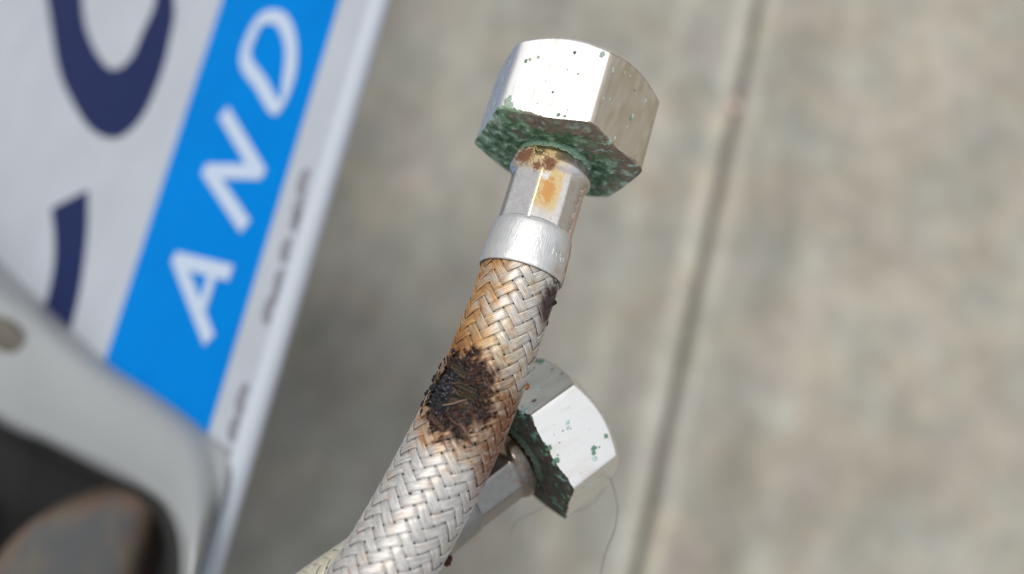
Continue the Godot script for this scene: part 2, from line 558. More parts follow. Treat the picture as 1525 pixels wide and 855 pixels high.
func make_nut(t: Vector3, roll: float, a: float, length: float, parent: Node3D, kind: int) -> MeshInstance3D:
	var rc := a * 0.94
	var low := func(r: float) -> float: return maxf(0.0, r - rc) * 0.22
	var top := func(r: float) -> float: return length - maxf(0.0, r - rc) * 0.78
	var per := 30
	var ring := []
	for u in 6 * per:
		var d := sector(u, per)
		ring.append([deg_to_rad(d), hex(d, a, 34.0 if kind == 0 else 75.0)])
	var rows := []
	for x in [0.0, 0.35, 0.6, 0.75, 0.85, 0.92, 0.97]:
		rows.append([0, x])
	for x in [0.0, 0.02, 0.06, 0.15, 0.3, 0.45, 0.6, 0.75, 0.86, 0.94, 0.98, 1.0]:
		rows.append([1, x])
	for x in [0.97, 0.93, 0.85, 0.7]:
		rows.append([2, x])
	for x in [0.0, 0.05, 1.0]:
		rows.append([3, x])
	rows.append([4, 0.0])
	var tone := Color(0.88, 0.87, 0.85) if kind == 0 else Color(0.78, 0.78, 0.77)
	var b := Buf.new()
	b.grid(ring.size(), rows.size(), true, true, func(u: int, v: int):
		var ang: float = ring[u][0]
		var rh: float = ring[u][1]
		var x: float = rows[v][1]
		var r := rh
		var y := 0.0
		match rows[v][0]:
			0:
				r = lerpf(5.5, rh - 0.1, x) if x < 0.97 else rh - 0.1
				y = low.call(r)
			1:
				var y0: float = low.call(rh) + 0.1
				var y1: float = top.call(rh) - 0.1
				y = lerpf(y0, y1, x)
			2:
				r = minf(rh * x, rh - 0.1) if x > 0.9 else rh * x
				y = top.call(r)
			3:
				r = a * 0.76
				y = length - 0.4 - x * (length - 4.0)
			4:
				r = 0.0
				y = 3.6
		var q := Vector3(sin(ang) * r, y, cos(ang) * r)
		var c := tone
		var st := noise_a.get_noise_3dv(q + Vector3(9, 3, kind * 40))
		c = c.lerp(Color(0.55, 0.47, 0.36), clampf(st * 1.2 - 0.3, 0.0, 0.22))
		var face := roundf((rad_to_deg(ang)) / 60.0)
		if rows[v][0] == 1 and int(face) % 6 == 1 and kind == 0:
			c = c.lerp(Color(0.50, 0.415, 0.30), 0.75 + 0.4 * noise_b.get_noise_3dv(q * Vector3(1, 0.3, 1)))  # brownish ground reflection painted onto this face, mottled
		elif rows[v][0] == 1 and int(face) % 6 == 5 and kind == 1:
			c = c.lerp(Color(0.42, 0.41, 0.37), 0.7 + 0.3 * noise_a.get_noise_3dv(q))  # grey reflection painted into the colour of this face
		return [q, c, 0])
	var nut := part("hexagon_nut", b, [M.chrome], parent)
	var fr := side_frame(t)
	var n: Vector3 = fr[0] * cos(roll) + fr[1] * sin(roll)
	nut.basis = Basis(t.cross(n), t, n)
	# corrosion on the underside, creeping over its edge
	var crust := Buf.new()
	var cu := 360
	crust.grid(cu, 44, true, true, func(u: int, v: int):
		var d := 360.0 * u / cu
		var ang := deg_to_rad(d)
		var rh := hex(d, a, 34.0 if kind == 0 else 75.0)
		var x := v / 43.0
		var r: float
		var y: float
		var dirn := Vector3(sin(ang), 0, cos(ang))
		var q: Vector3
		var creep := 0.45 + 0.9 * maxf(-0.3, noise_b.get_noise_2d(d * 0.05, 5.0 + kind * 7)) + (1.1 * maxf(0.0, cos(ang + 0.5)) ** 30 if kind == 0 else 0.0)
		if x < 0.78:
			r = lerpf(5.8, rh, x / 0.78)
			y = low.call(r)
			q = Vector3(sin(ang) * r, y, cos(ang) * r)
			var nz := 0.5 + 0.5 * noise_b.get_noise_3dv(q * 0.75 + Vector3(kind * 31, 0, 0))
			var nf := noise_c.get_noise_3dv(q)
			q.y -= 0.06 + (1.1 if kind == 0 else 0.55) * nz * nz * sin(minf(1.0, x / 0.78 * 1.02) * PI * 0.9 + 0.25) + 0.14 * nf
		else:
			var e := (x - 0.78) / 0.22
			y = low.call(rh) + creep * e
			q = dirn * rh + Vector3(0, y, 0)
			var nf := noise_c.get_noise_3dv(q * 1.3)
			q += dirn * (0.10 + 0.12 * nf - 0.30 * e * e) - Vector3(0, 0.10 * (1.0 - e), 0)
		var g1 := noise_a.get_noise_3dv(q * 1.3 + Vector3(50, 0, kind * 12))
		var g2 := 0.85 * noise_b.get_noise_3dv(q * 0.5 + Vector3(0, 70, 0)) + 0.35 * noise_c.get_noise_3dv(q * 0.9)
		var rel := fposmod(d + 180.0, 360.0) - 180.0      # round from the face that looks at us
		var outer := smoothstep(0.30, 0.62, x + 0.25 * g1)
		var c: Color
		if kind == 0:
			c = Color(0.03, 0.075, 0.04).lerp(Color(0.15, 0.24, 0.16), clampf(0.42 + 1.5 * g2, 0.0, 1.0))
			var brown := outer * smoothstep(-36.0, -5.0, rel + 18.0 * g1) * (1.0 - smoothstep(125.0, 150.0, rel)) + 0.8 * smoothstep(0.05, 0.35, g1)
			c = c.lerp(Color(0.165, 0.125, 0.095).lerp(Color(0.075, 0.055, 0.045), clampf(0.5 + 1.3 * g2, 0.0, 1.0)), clampf(brown, 0.0, 0.92))
			var blue := smoothstep(0.2, 0.42, g2 + 0.35 * g1) * (1.0 if absf(rel) > 45.0 else 0.35) + 0.75 * smoothstep(0.1, 0.45, g1 + 0.5 * g2) * outer * (smoothstep(-30.0, -55.0, rel) + smoothstep(70.0, 95.0, rel))
			c = c.lerp(Color(0.28, 0.41, 0.35), clampf(blue, 0.0, 0.8))
		else:
			c = Color(0.02, 0.028, 0.02).lerp(Color(0.055, 0.043, 0.034), clampf(0.5 + g1 * 1.5, 0.0, 1.0))  # lower nut: shade beneath it painted into these dark corrosion colours
			c = c.lerp(Color(0.025, 0.08, 0.05), smoothstep(0.15, 0.45, g2))
			c = c.lerp(Color(0.20, 0.40, 0.33), smoothstep(0.42, 0.62, g2 + 0.2 * outer) * 0.6)
		if kind == 0:
			var corner := smoothstep(0.25, 0.8, x) * (smoothstep(-28.0, -60.0, rel) + smoothstep(85.0, 110.0, rel)) * clampf(0.55 + 1.4 * g1, 0.0, 1.0)
			c = c.lerp(Color(0.27, 0.39, 0.33) * (0.85 + 0.8 * g2), clampf(corner * 0.65, 0.0, 0.8)) * 1.25
		return [q, c, 0])
	part("verdigris", crust, [M.crust], nut)
	return nut


# small blobs of corrosion on one face of the nut: [across, along, radius, colour]
func specks(nut: Node3D, face_deg: float, a: float, list: Array) -> void:
	var n := Vector3(sin(deg_to_rad(face_deg)), 0, cos(deg_to_rad(face_deg)))
	var tx := Vector3(cos(deg_to_rad(face_deg)), 0, -sin(deg_to_rad(face_deg)))
	var cols := [Color(0.07, 0.075, 0.065), Color(0.33, 0.43, 0.36), Color(0.12, 0.24, 0.18), Color(0.42, 0.58, 0.56), Color(0.38, 0.35, 0.28)]
	for s in list:
		var b := Buf.new()
		var at: Vector3 = n * (a - 0.02) + tx * s[0] + Vector3(0, s[1], 0)
		var col: Color = cols[s[3]]
		b.grid(14, 5, true, false, func(u: int, v: int):
			var f := v / 4.0
			var w := TAU * u / 14
			var r: float = s[2] * f * (1.0 + 0.7 * noise_b.get_noise_3d(cos(w) * 0.9 + s[0] * 3.0, sin(w) * 0.9 + s[1] * 3.0, face_deg))
			return [tx * (cos(w) * r * 0.9) + Vector3(0, sin(w) * r * 1.15, 0) + n * (minf(0.12, 0.35 * s[2]) * (1.0 - f * f) + 0.02 - 0.05 * f), col * (0.8 + 0.5 * noise_c.get_noise_3d(u * 0.4, v, s[0])), 0])
		var p := part("verdigris_speck", b, [M.crust], nut)
		p.position = at * MM


func octagon(ang: float, off: float) -> float:
	var s := 0.0
	for k in 8:
		s += maxf(0.0, cos(ang - off - TAU / 8 * k)) ** 110.0
	return 5.82 * s ** (-1.0 / 110.0)


func profile(list: Array, d: float) -> float:
	for i in list.size() - 1:
		if d <= list[i + 1].x:
			var t: float = (d - list[i].x) / maxf(1e-6, list[i + 1].x - list[i].x)
			return lerpf(list[i].y, list[i + 1].y, t * t * (3.0 - 2.0 * t))
	return list[-1].y


func make_ferrule(t: Vector3, parent: Node3D, kind: int) -> void:
	var fr := side_frame(t)
	var basis_of := Basis(t.cross(fr[0]), t, fr[0])
	var prof := [Vector2(-0.5, 6.05), Vector2(0.9, 6.2), Vector2(1.9, 6.75), Vector2(3.4, 6.8), Vector2(4.9, 6.2), Vector2(13.0, 6.2), Vector2(14.5, 6.0)]
	var b := Buf.new()
	var off := deg_to_rad(8.0 if kind == 0 else 14.0)
	b.grid(160, 92, true, true, func(u: int, v: int):
		var d := -0.5 + 15.0 * v / 91.0
		var ang := TAU * u / 160
		var r := profile(prof, d)
		var flat := smoothstep(4.0, 5.4, d)
		r = lerpf(r, octagon(ang, off), flat)
		var deg := wrapf(rad_to_deg(ang), -180, 180)
		var q := Vector3(sin(ang) * r, -d, cos(ang) * r)
		var n1 := noise_b.get_noise_3dv(q + Vector3(0, 0, kind * 60))
		var n2 := noise_c.get_noise_3dv(q * 0.8)
		var c := Color(0.62, 0.615, 0.60) * (1.0 + 0.14 * n1) * (1.0 if kind == 0 else 0.36)  # rear ferrule: shade and dark reflections painted into the base colour
		var cls := 0
		# green ring under the nut
		var green := 1.0 - smoothstep(0.9, 1.5, d + 0.7 * n1 - 0.45 * maxf(0.0, sin(ang)))
		if kind == 0:
			c = c.lerp(Color(0.62, 0.47, 0.22), clampf(1.6 * bump(deg + 20.0, d - 3.0, 48.0, 2.9) + 0.4 * n1, 0.0, 0.85) if absf(deg + 20.0) < 50.0 and d < 5.5 else 0.0)
			# the orange run on one flat
			var run := smoothstep(21.0, 15.0, absf(deg - 3.0 - 3.0 * n1)) * smoothstep(4.2, 5.2, d + n1) * smoothstep(12.2, 10.6, d + 1.2 * n2)
			c = c.lerp(Color(0.66, 0.49, 0.22), run * 0.85)
			c = c.lerp(Color(0.58, 0.24, 0.05), clampf(2.4 * bump(deg - 2.0 + 9.0 * n2, d - 8.4 - 1.6 * n1, 13.0, 2.6) + 0.5 * n2, 0.0, 0.7))
			var pit := maxf(bump(deg + 47.0 + 8.0 * n1, d - 3.2 + n2, 24.0, 1.5), bump(deg + 7.0 + 6.0 * n2, d - 4.0 + 0.8 * n1, 14.0, 1.5))
			pit = maxf(pit, 0.9 * bump(deg + 24.0, d - 4.9 + n2, 9.0, 1.0))
			pit = clampf(2.6 * pit + 0.5 * n2, 0.0, 1.0) if pit > 0.02 else 0.0
			c = c.lerp(Color(0.20, 0.075, 0.025).lerp(Color(0.07, 0.03, 0.02), clampf(0.5 + n2, 0.0, 1.0)), pit * 0.95)
			if bump(deg + 6.0, d - 6.2 + 0.8 * n2, 9.0, 1.6) * (0.8 + n2) > 0.42:
				c = Color(0.75, 0.73, 0.76)
			var edge := smoothstep(52.0, 74.0, deg + 12.0 * n1) * (1.0 - smoothstep(120.0, 150.0, deg)) * smoothstep(2.5, 5.5, d)
			c = c.lerp(Color(0.24, 0.13, 0.07), edge * 0.85)
			cls = 1 if pit > 0.5 or edge > 0.7 else 0
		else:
			var rust_and_shade := smoothstep(0.05, 0.4, noise_b.get_noise_3dv(q * 0.7 + Vector3(20, 0, 0))) * (1.0 - smoothstep(4.0, 6.5, d))
			c = c.lerp(Color(0.20, 0.11, 0.06), rust_and_shade * 0.85)  # rust, deepened to paint in shade from the front hose
			c = c.lerp(Color(0.13, 0.105, 0.085), (1.0 - smoothstep(3.6, 5.2, d)) * clampf(0.62 + 0.8 * n1, 0.0, 0.9))  # bulge: rust brown with dark reflections painted in
			c = c.lerp(Color(0.16, 0.11, 0.08), smoothstep(-12.0, -32.0, deg) * smoothstep(-150.0, -120.0, deg) * 0.85)  # painted shade of the front hose along this side
		if green > 0.45:
			c = Color(0.28, 0.44, 0.33).lerp(Color(0.10, 0.24, 0.15), clampf(0.35 + 1.5 * n2, 0.0, 1.0))
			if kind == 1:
				c *= 0.2  # same painted shade on the rear ring
			cls = 1
		return [q, c, cls])
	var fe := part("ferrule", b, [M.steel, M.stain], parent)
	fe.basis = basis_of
	var cr := [Vector2(13.0, 5.9), Vector2(13.2, 6.22), Vector2(14.2, 6.52), Vector2(16.0, 6.66), Vector2(20.3, 6.8), Vector2(20.7, 6.78), Vector2(20.95, 6.66)]
	var ds := [13.0, 13.06, 13.12, 13.25, 13.4, 13.7, 14.0, 14.6, 15.4, 16.2, 17.0, 17.8, 18.6, 19.4, 20.0, 20.35, 20.6, 20.75, 20.87, 20.95]
	var s := Buf.new()
	s.grid(144, ds.size() + 3, true, true, func(u: int, v: int):
		var ang := TAU * u / 144
		var deg := wrapf(rad_to_deg(ang), -180, 180)
		var d: float = ds[mini(v, ds.size() - 1)]
		var r := profile(cr, d) + 0.035 * noise_a.get_noise_3d(sin(ang) * 9.0, d, cos(ang) * 9.0)
		if v >= ds.size():
			r = [6.62, 6.2, 6.0][v - ds.size()]
			d = [21.0, 21.0, 19.5][v - ds.size()]
		var q := Vector3(sin(ang) * r, -d, cos(ang) * r)
		var n1 := noise_b.get_noise_3dv(q * 0.8 + Vector3(3, 0, kind * 9))
		var c := Color(0.60, 0.605, 0.61) * (1.0 + 0.16 * n1) * (1.0 if kind == 0 else 0.42)  # rear collar darkened in colour, continuing the painted shade of its ferrule
		var edge := smoothstep(58.0, 78.0, deg + 16.0 * n1) * (1.0 - smoothstep(120.0, 150.0, deg)) if kind == 0 else 0.0
		c = c.lerp(Color(0.22, 0.105, 0.05), edge * 0.9)
		c = c.lerp(Color(0.45, 0.34, 0.24), 0.7 * bump(deg - 48.0, d - 20.0, 14.0, 1.4))
		if v >= ds.size() - 1:
			c = Color(0.26, 0.245, 0.21)
		return [q, c, 1 if edge > 0.6 else 0])
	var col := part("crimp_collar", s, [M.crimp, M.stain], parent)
	col.basis = basis_of
	if kind == 0:
		# a stamped mark, worn: 1 0 0
		for g in [[33.0, 0], [43.0, 1], [53.0, 1]]:
			var line := []
			for i in (13 if g[1] else 5):
				var x := 0.42 * cos(TAU * i / 12.0) if g[1] else 0.0
				var y := 0.62 * sin(TAU * i / 12.0) if g[1] else -0.62 + 0.31 * i
				var an: float = deg_to_rad(g[0]) + x / 6.75
				line.append(Vector3(sin(an) * 6.755, -17.6 + y + (g[0] - 43.0) * -0.02, cos(an) * 6.755))
			var tb := Buf.new()
			tb.tube(line, func(_i): return 0.06, 6, Color(0.58, 0.585, 0.59))
			part("stamped_mark", tb, [M.crimp], col)


class Path:
	var ctr := PackedVector3Array()
	var nx := PackedVector3Array()
	var sx := PackedVector3Array()
	var total := 0.0
	const STEP := 0.5

	func _init(pts: Array, first_n: Vector3) -> void:
		var c := Curve3D.new()
		c.bake_interval = 0.4
		for i in pts.size():
			var t: Vector3 = (pts[mini(i + 1, pts.size() - 1)] - pts[maxi(i - 1, 0)])
			var a: float = 0.0 if i == 0 else (pts[i] - pts[i - 1]).length()
			var b: float = 0.0 if i == pts.size() - 1 else (pts[i + 1] - pts[i]).length()
			t = t.normalized()
			c.add_point(pts[i], -t * a / 3.0, t * b / 3.0)
		total = c.get_baked_length()
		var n := first_n
		for i in int(total / STEP) + 1:
			ctr.append(c.sample_baked(i * STEP, true))
		for i in ctr.size():
			var t := (ctr[mini(i + 1, ctr.size() - 1)] - ctr[maxi(i - 1, 0)]).normalized()
			n = (n - t * n.dot(t)).normalized()
			nx.append(n)
			sx.append(n.cross(t))

	func at(s: float, ang: float, r: float) -> Vector3:
		var f := s / STEP
		var i := clampi(int(floor(f)), 0, ctr.size() - 2)
		var t := f - i
		return ctr[i].lerp(ctr[i + 1], t) + (nx[i].lerp(nx[i + 1], t) * cos(ang) + sx[i].lerp(sx[i + 1], t) * sin(ang)) * r


func bore(s: float) -> float:      # outer radius of the braid
	return 6.15 + 0.65 * smoothstep(0.0, 34.0, s)


func burn(deg: float, s: float) -> Vector2:     # x: scorched, y: burnt through; arc lengths in mm round the burn
	var arc := deg_to_rad(wrapf(deg + 22.0, -180, 180)) * 6.5
	var w := 0.9 * noise_a.get_noise_2d(arc * 1.3, s * 1.3) + 0.45 * noise_b.get_noise_2d(arc * 1.2, s * 1.2)
	var e := sqrt((arc / 6.4) ** 2 + ((s - 20.8 - 0.12 * arc) / 7.2) ** 2) + 0.34 * w
	var arc2 := arc + 2.9
	var h := sqrt((arc2 / 3.1) ** 2 + ((s - 21.4) / 4.4) ** 2) + 0.4 * w
	return Vector2(1.0 - smoothstep(0.68, 1.12, e), 1.0 - smoothstep(0.8, 1.1, h))


func braid_color(deg: float, s: float, strand: int, wire: float, kind: int, m: Vector2) -> Color:
	var arc := deg_to_rad(deg) * 6.5
	var n1 := noise_a.get_noise_2d(arc * 1.4 + kind * 90, s * 1.4)
	var n2 := noise_b.get_noise_2d(arc * 1.1 + 31 + kind * 90, s * 1.1)
	var fine := noise_c.get_noise_2d(wire * 2.0 + strand * 17.0, s * 0.25)
	var c := Color(0.53, 0.525, 0.52) * (1.02 + 0.5 * fine + 0.12 * n1)
	if kind == 1:
		return c.lerp(Color(0.70, 0.67, 0.50), 0.7)
	# golden above the burn, most on the left; fading out below it
	var above := 1.0 - smoothstep(11.0, 17.0, s)
	var left := smoothstep(10.0, -45.0, deg)
	var gold := above * (0.38 + 0.55 * left) + 0.75 * (1.0 - smoothstep(7.0, 12.5, Vector2(deg_to_rad(deg + 20.0) * 6.5, (s - 20.5) * 0.95).length()))
	gold += 0.35 * (1.0 - smoothstep(26.0, 36.0, s)) * smoothstep(-10.0, 60.0, deg) * smoothstep(14.0, 20.0, s)
	gold = clampf(gold + 0.55 * n1 - 0.05, 0.0, 1.0)
	c = c.lerp(Color(0.50, 0.41, 0.27).lerp(Color(0.50, 0.255, 0.07), clampf(left * 1.05 + 0.9 * n1 - 0.05, 0.0, 1.0)) * (0.97 + 0.55 * fine), gold * 0.9)
	var orange := smoothstep(0.22, 0.5, n2 + 0.25 * n1) * clampf(gold * 1.3 - 0.1, 0.0, 1.0)
	orange = maxf(orange, clampf(1.6 * bump(arc + 7.2, s - 13.0 + n2, 3.0, 2.6), 0.0, 0.9))
	c = c.lerp(Color(0.36, 0.16, 0.05), orange * 0.75)
	# rust along the lower right of the burn, a dark blot under the collar
	var seam := smoothstep(30.0, 52.0, deg + 16.0 * n1) * smoothstep(14.0, 20.0, s) * (1.0 - smoothstep(28.0, 36.0, s + 3.0 * n2))
	c = c.lerp(Color(0.19, 0.07, 0.028), clampf(seam * (0.85 + 0.8 * n2), 0.0, 0.9))
	var blot := clampf(2.4 * bump(deg - 66.0, s - 3.0 + 0.8 * n2, 32.0, 4.2) + 0.4 * n2, 0.0, 1.0) if absf(deg - 66.0) < 32.0 and s < 7.0 else 0.0
	c = c.lerp(Color(0.045, 0.02, 0.022), blot * 0.92)
	var out := sqrt((deg_to_rad(wrapf(deg + 14.0, -180, 180)) * 6.5 / 8.4) ** 2 + ((s - 21.2 - 0.35 * arc) / 8.6) ** 2) + 0.3 * n1 + 0.25 * n2
	var rim := maxf(smoothstep(0.0, 0.12, m.x), 0.9 * smoothstep(1.08, 0.8, out)) * clampf(0.8 + 1.1 * n2, 0.0, 1.0)
	c = c.lerp(Color(0.17, 0.058, 0.024), rim * 0.82)
	var halo := clampf(m.x * 1.7 - 0.25 + 0.35 * n2, 0.0, 1.0) if m.x > 0.0 else 0.0
	var dark := Color(0.062, 0.025, 0.018).lerp(Color(0.006, 0.0045, 0.006), clampf(0.45 + 1.9 * n2 + 0.35 * m.x, 0.0, 1.0))
	var odd := fposmod(sin(strand * 12.99) * 43.7, 1.0)
	dark = dark.lerp(Color(0.25, 0.155, 0.115), clampf(fine * 1.6 - 0.5 + 0.75 * odd * smoothstep(-30.0, 10.0, deg), 0.0, 0.75) * (1.0 - 0.6 * m.y))
	return c.lerp(dark, halo * 0.93)


func make_braid(path: Path, parent: Node3D, kind: int, fine_to: float, phase: float) -> void:
	var k := TAU / PITCH
	var half := 0.70
	var at: Vector3 = parent.position / MM
	var tall := 0.15
	for way: int in [1, -1]:
		for i in N:
			var b := Buf.new()
			for piece in 2:
				var wires := 5 if piece == 0 else 3
				var nu := wires * 2 + 1
				var step := (0.27 if kind == 0 else 0.4) if piece == 0 else 1.6
				var s0 := -2.4 if piece == 0 else fine_to
				var s1 := fine_to if piece == 0 else path.total - 3.0
				var nv := int(ceil((s1 - s0) / step)) + 1
				b.grid(nu, nv, false, way < 0, func(u: int, v: int):
					var s := minf(s0 + v * step, s1)
					var rad := bore(s)
					var slope: float = rad * k * way
					var norm := sqrt(1.0 + slope * slope)
					var w := half * (2.0 * u / (nu - 1) - 1.0)
					if kind == 0 and piece == 0 and s > 8.0 and s < 33.0:
						w *= 1.0 - 0.3 * burn(rad_to_deg(TAU * i / N + phase + way * k * s), s).x
					var ang: float = TAU * i / N + phase + way * k * s + w / norm / rad + 0.012 * sin(i * 5.1 + way) + 0.012 * sin(s * 0.5 + i * 2.3 + way)
					var sv := s - w * slope / norm
					var c: float = i + N / TAU * (ang - phase + way * k * sv)
					var h := clampf(4.5 * cos(TAU * (c - 0.5) / 4.0), -1.0, 1.0) * way
					var r := rad + tall * h - 0.05 * (w / half) ** 8 + (0.045 if u % 2 else -0.045)
					var deg := wrapf(rad_to_deg(ang), -180.0, 180.0)
					var m := Vector2.ZERO
					var cls := 0
					if kind == 0 and piece == 0 and sv > 8.0 and sv < 33.0:
						m = burn(deg, sv)
						if m.x > 0.0:
							r += m.x * (0.30 * noise_b.get_noise_3d(ang * 6.0, sv * 0.8, u * 0.6 + i * 5 + way * 40) + 0.0) - 0.12 * m.x - 0.35 * m.x * m.y
							cls = 1 if m.x > 0.45 else 0
							var tear := noise_b.get_noise_3d(u * 1.9 + i * 13.0, sv * 0.16, 20.0 + way * 8)
							if m.y + 0.45 * tear > 0.52 or (m.x > 0.45 and tear > 0.22 + 0.5 * smoothstep(-28.0, 2.0, deg)):
								cls = -1
					var col := braid_color(deg, sv, i * 2 + (1 if way > 0 else 0), u, kind, m)
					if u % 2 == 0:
						col = col * 0.55  # grooves between wires: dirt and shade painted into the colour
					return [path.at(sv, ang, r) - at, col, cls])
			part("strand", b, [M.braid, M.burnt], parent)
	var tube := Buf.new()
	var nt := int(path.total / 1.5)
	tube.grid(36, nt, true, false, func(u: int, v: int):
		var s := path.total * v / (nt - 1.0)
		var dent := 0.0
		if kind == 0 and s < 33.0:
			dent = 1.6 * burn(wrapf(rad_to_deg(TAU * u / 36), -180, 180), s).y
		return [path.at(s, TAU * u / 36, bore(s) - 0.42 - dent) - at, Color.WHITE, 0])
	part("inner_tube", tube, [M.rubber], parent)


func blob(called: String, at: Vector3, r: float, col: Color, parent: Node3D) -> void:
	var b := Buf.new()
	b.grid(16, 11, true, true, func(u: int, v: int):
		var a := PI * v / 10.0
		var d := Vector3(sin(a) * cos(TAU * u / 16), cos(a), sin(a) * sin(TAU * u / 16))
		var f := 1.0 + 0.55 * noise_b.get_noise_3dv(d * 1.1 + at)
		return [d * r * f, col * (0.7 + 0.9 * maxf(-0.4, noise_c.get_noise_3dv(d * 0.8 + at))), 0])
	var o := part(called, b, [M.burnt], parent)
	o.position = at * MM - parent.position


func build_hoses() -> void:
	# the upper hose, burnt through
	var base := Vector3(7.1, 580.7, -65.8)
	var t := Vector3(0.2768, 0.0488, -0.9597).normalized()
	var o := thing("braided_hose", "scorched silver braided hose with a dark burnt hole, its greened nut at the top", "hose", base * MM, "old braided flexible hoses")
	var nut := make_nut(t, deg_to_rad(-16.7), 12.6, 14.9, o, 0)
	specks(nut, 0, 12.6, [[1.8, 11.9, 0.36, 0], [-5.4, 9.4, 0.42, 2], [-4.8, 9.7, 0.3, 4], [-3.6, 10.3, 0.34, 4], [1.5, 8.8, 0.17, 0], [3.3, 8.3, 0.2, 0], [-1.3, 6.3, 0.15, 0], [0.3, 4.6, 0.27, 0], [-1.5, 2.3, 0.15, 0], [0.4, 2.5, 0.14, 0], [3.4, 1.9, 0.17, 0], [3.2, 0.8, 0.3, 2], [2.2, 0.9, 0.35, 2], [6.0, 12.2, 0.5, 1], [-6.1, 2.0, 0.85, 1], [-5.6, 1.2, 0.7, 1], [-4.1, 6.0, 0.1, 0]])
	specks(nut, 60, 12.6, [[-5.6, 10.7, 0.42, 1], [-5.9, 5.4, 0.3, 1], [-4.6, 6.1, 0.3, 1], [-3.9, 5.8, 0.22, 1], [1.0, 6.2, 0.42, 2], [1.5, 7.0, 0.36, 1], [1.9, 6.5, 0.2, 2], [0.2, 10.9, 0.3, 2], [-3.0, 12.0, 0.3, 1], [-1.5, 12.3, 0.25, 1], [3.5, 11.0, 0.4, 1], [0.9, 4.6, 0.3, 1], [-1.1, 1.4, 0.4, 1], [3.6, 8.4, 0.2, 1], [-5.2, 4.6, 0.12, 0]])
	specks(nut, -60, 12.6, [[3.2, 11.0, 0.6, 1], [2.0, 8.2, 0.5, 1], [3.6, 6.0, 0.35, 1], [1.0, 4.0, 0.5, 1]])
	make_ferrule(t, o, 0)
	var p1 := base - t * 21.0
	var fr := side_frame(t)
	var pts := [p1, Vector3(-2.6, 577.6, -34.6), Vector3(-5.2, 576.2, -28.3), Vector3(-7.9, 575.6, -22.2), Vector3(-11.0, 574.9, -15.8), Vector3(-14.5, 574.5, -9.1), Vector3(-18.8, 573.9, -1.6), Vector3(-25.5, 573.0, 8.8), Vector3(-40, 568, 33), Vector3(-60, 545, 68), Vector3(-78, 495, 100), Vector3(-90, 400, 125), Vector3(-100, 250, 140), Vector3(-95, 105, 150), Vector3(-60, 28, 175), Vector3(10, 7.2, 205), Vector3(110, 7.2, 225)]
	var path := Path.new(pts, fr[0])
	make_braid(path, o, 0, 72.0, deg_to_rad(4.0))
	# melted rubber showing through the burn
	var at: Vector3 = base
	var melt := Buf.new()
	melt.grid(110, 100, false, false, func(u: int, v: int):
		var deg := lerpf(-112.0, 40.0, u / 109.0)
		var s := lerpf(11.0, 31.0, v / 99.0)
		var m := burn(deg, s)
		var q := path.at(s, deg_to_rad(deg), 6.5)
		var n1 := noise_b.get_noise_3dv(q * 1.3)
		var n2 := noise_c.get_noise_3dv(q)
		var lift := -0.9 + 0.75 * m.x + 0.35 * m.y * smoothstep(-50.0, -85.0, deg) + m.x * (0.55 * n1 + 0.28 * n2) - 1.1 * bump(deg + 52.0 - 3.0 * (s - 21.0) - 10.0 * n1, s - 21.4, 15.0, 5.0) - 0.35 * m.y
		var c := Color(0.008, 0.008, 0.011).lerp(Color(0.14, 0.15, 0.19), smoothstep(0.28, 0.62, n2 + 0.3 * n1) * (0.3 + 0.7 * m.y))
		c = c.lerp(Color(0.10, 0.055, 0.05), smoothstep(0.0, 0.35, -n1) * (1.0 - m.y) * 0.9)
		return [path.at(s, deg_to_rad(deg), bore(s) + lift) - at, c, 0])
	part("melted_rubber", melt, [M.melt], o)
	# single wires frayed out of the burnt strands
	var wires := Buf.new()
	# bundles lying across the hole, still side by side
	for q in [[16.8, -40.0, 4.6, 0.25], [19.4, -16.0, 3.6, 0.05], [20.7, -14.0, 3.2, 0.0], [22.1, -14.0, 3.8, -0.08], [25.6, -36.0, 4.2, 0.3]]:
		for k in 5:
			var line := []
			for j in 9:
				var x: float = (j / 8.0 - 0.5) * q[2] * rng.randf_range(0.97, 1.0)
				var wob := noise_b.get_noise_2d(x * 0.8 + k * 0.6, q[0] * 5.0)
				line.append(path.at(q[0] + 0.21 * k + q[3] * x + 0.16 * wob, deg_to_rad(q[1]) + x / 6.5, 6.62 - 0.5 * smoothstep(-0.5, -2.4, x) + 0.22 * wob + 0.05 * (k % 2)) - at)
			var shade := rng.randf_range(0.5, 1.3)
			wires.tube(line, func(j): return 0.10, 5, Color(0.055, 0.046, 0.03) * shade if rng.randf() < 0.6 else Color(0.085, 0.05, 0.038) * shade)
	for i in 80:
		var deg := rng.randf_range(-95.0, 42.0)
		var s := rng.randf_range(13.0, 29.0)
		var m := burn(deg, s)
		if m.x < 0.35 or deg > -8.0 or rng.randf() < 0.3 or (m.y > 0.6 and rng.randf() < 0.6):
			continue
		var way := 1.0 if rng.randf() < 0.68 else -1.0
		var slant := rng.randf_range(0.15, 0.9) if way > 0 else rng.randf_range(0.6, 1.1)
		var long := rng.randf_range(1.2, 3.8)
		var lift := rng.randf_range(0.0, 0.42) * (1.0 - 0.5 * m.y)
		var line := []
		for j in 8:
			var x := (j / 7.0 - 0.5) * long
			var d := deg + rad_to_deg(x / 6.5)
			line.append(path.at(s + way * x * slant * 0.75 + 0.12 * sin(x * 2.0 + i), deg_to_rad(d), bore(s) - 0.25 * m.y + lift + 0.22 * noise_b.get_noise_2d(x * 0.9, i * 3.0) + 0.15 * absf(x / long)) - at)
		var tones := [Color(0.11, 0.065, 0.05), Color(0.045, 0.028, 0.026), Color(0.22, 0.15, 0.115), Color(0.02, 0.015, 0.017), Color(0.09, 0.08, 0.045)]
		wires.tube(line, func(j): return 0.10 * (1.0 if j < 6 else 0.7), 5, tones[rng.randi() % 5])
	part("frayed_wires", wires, [M.burnt], o).set_meta("kind", "stuff")
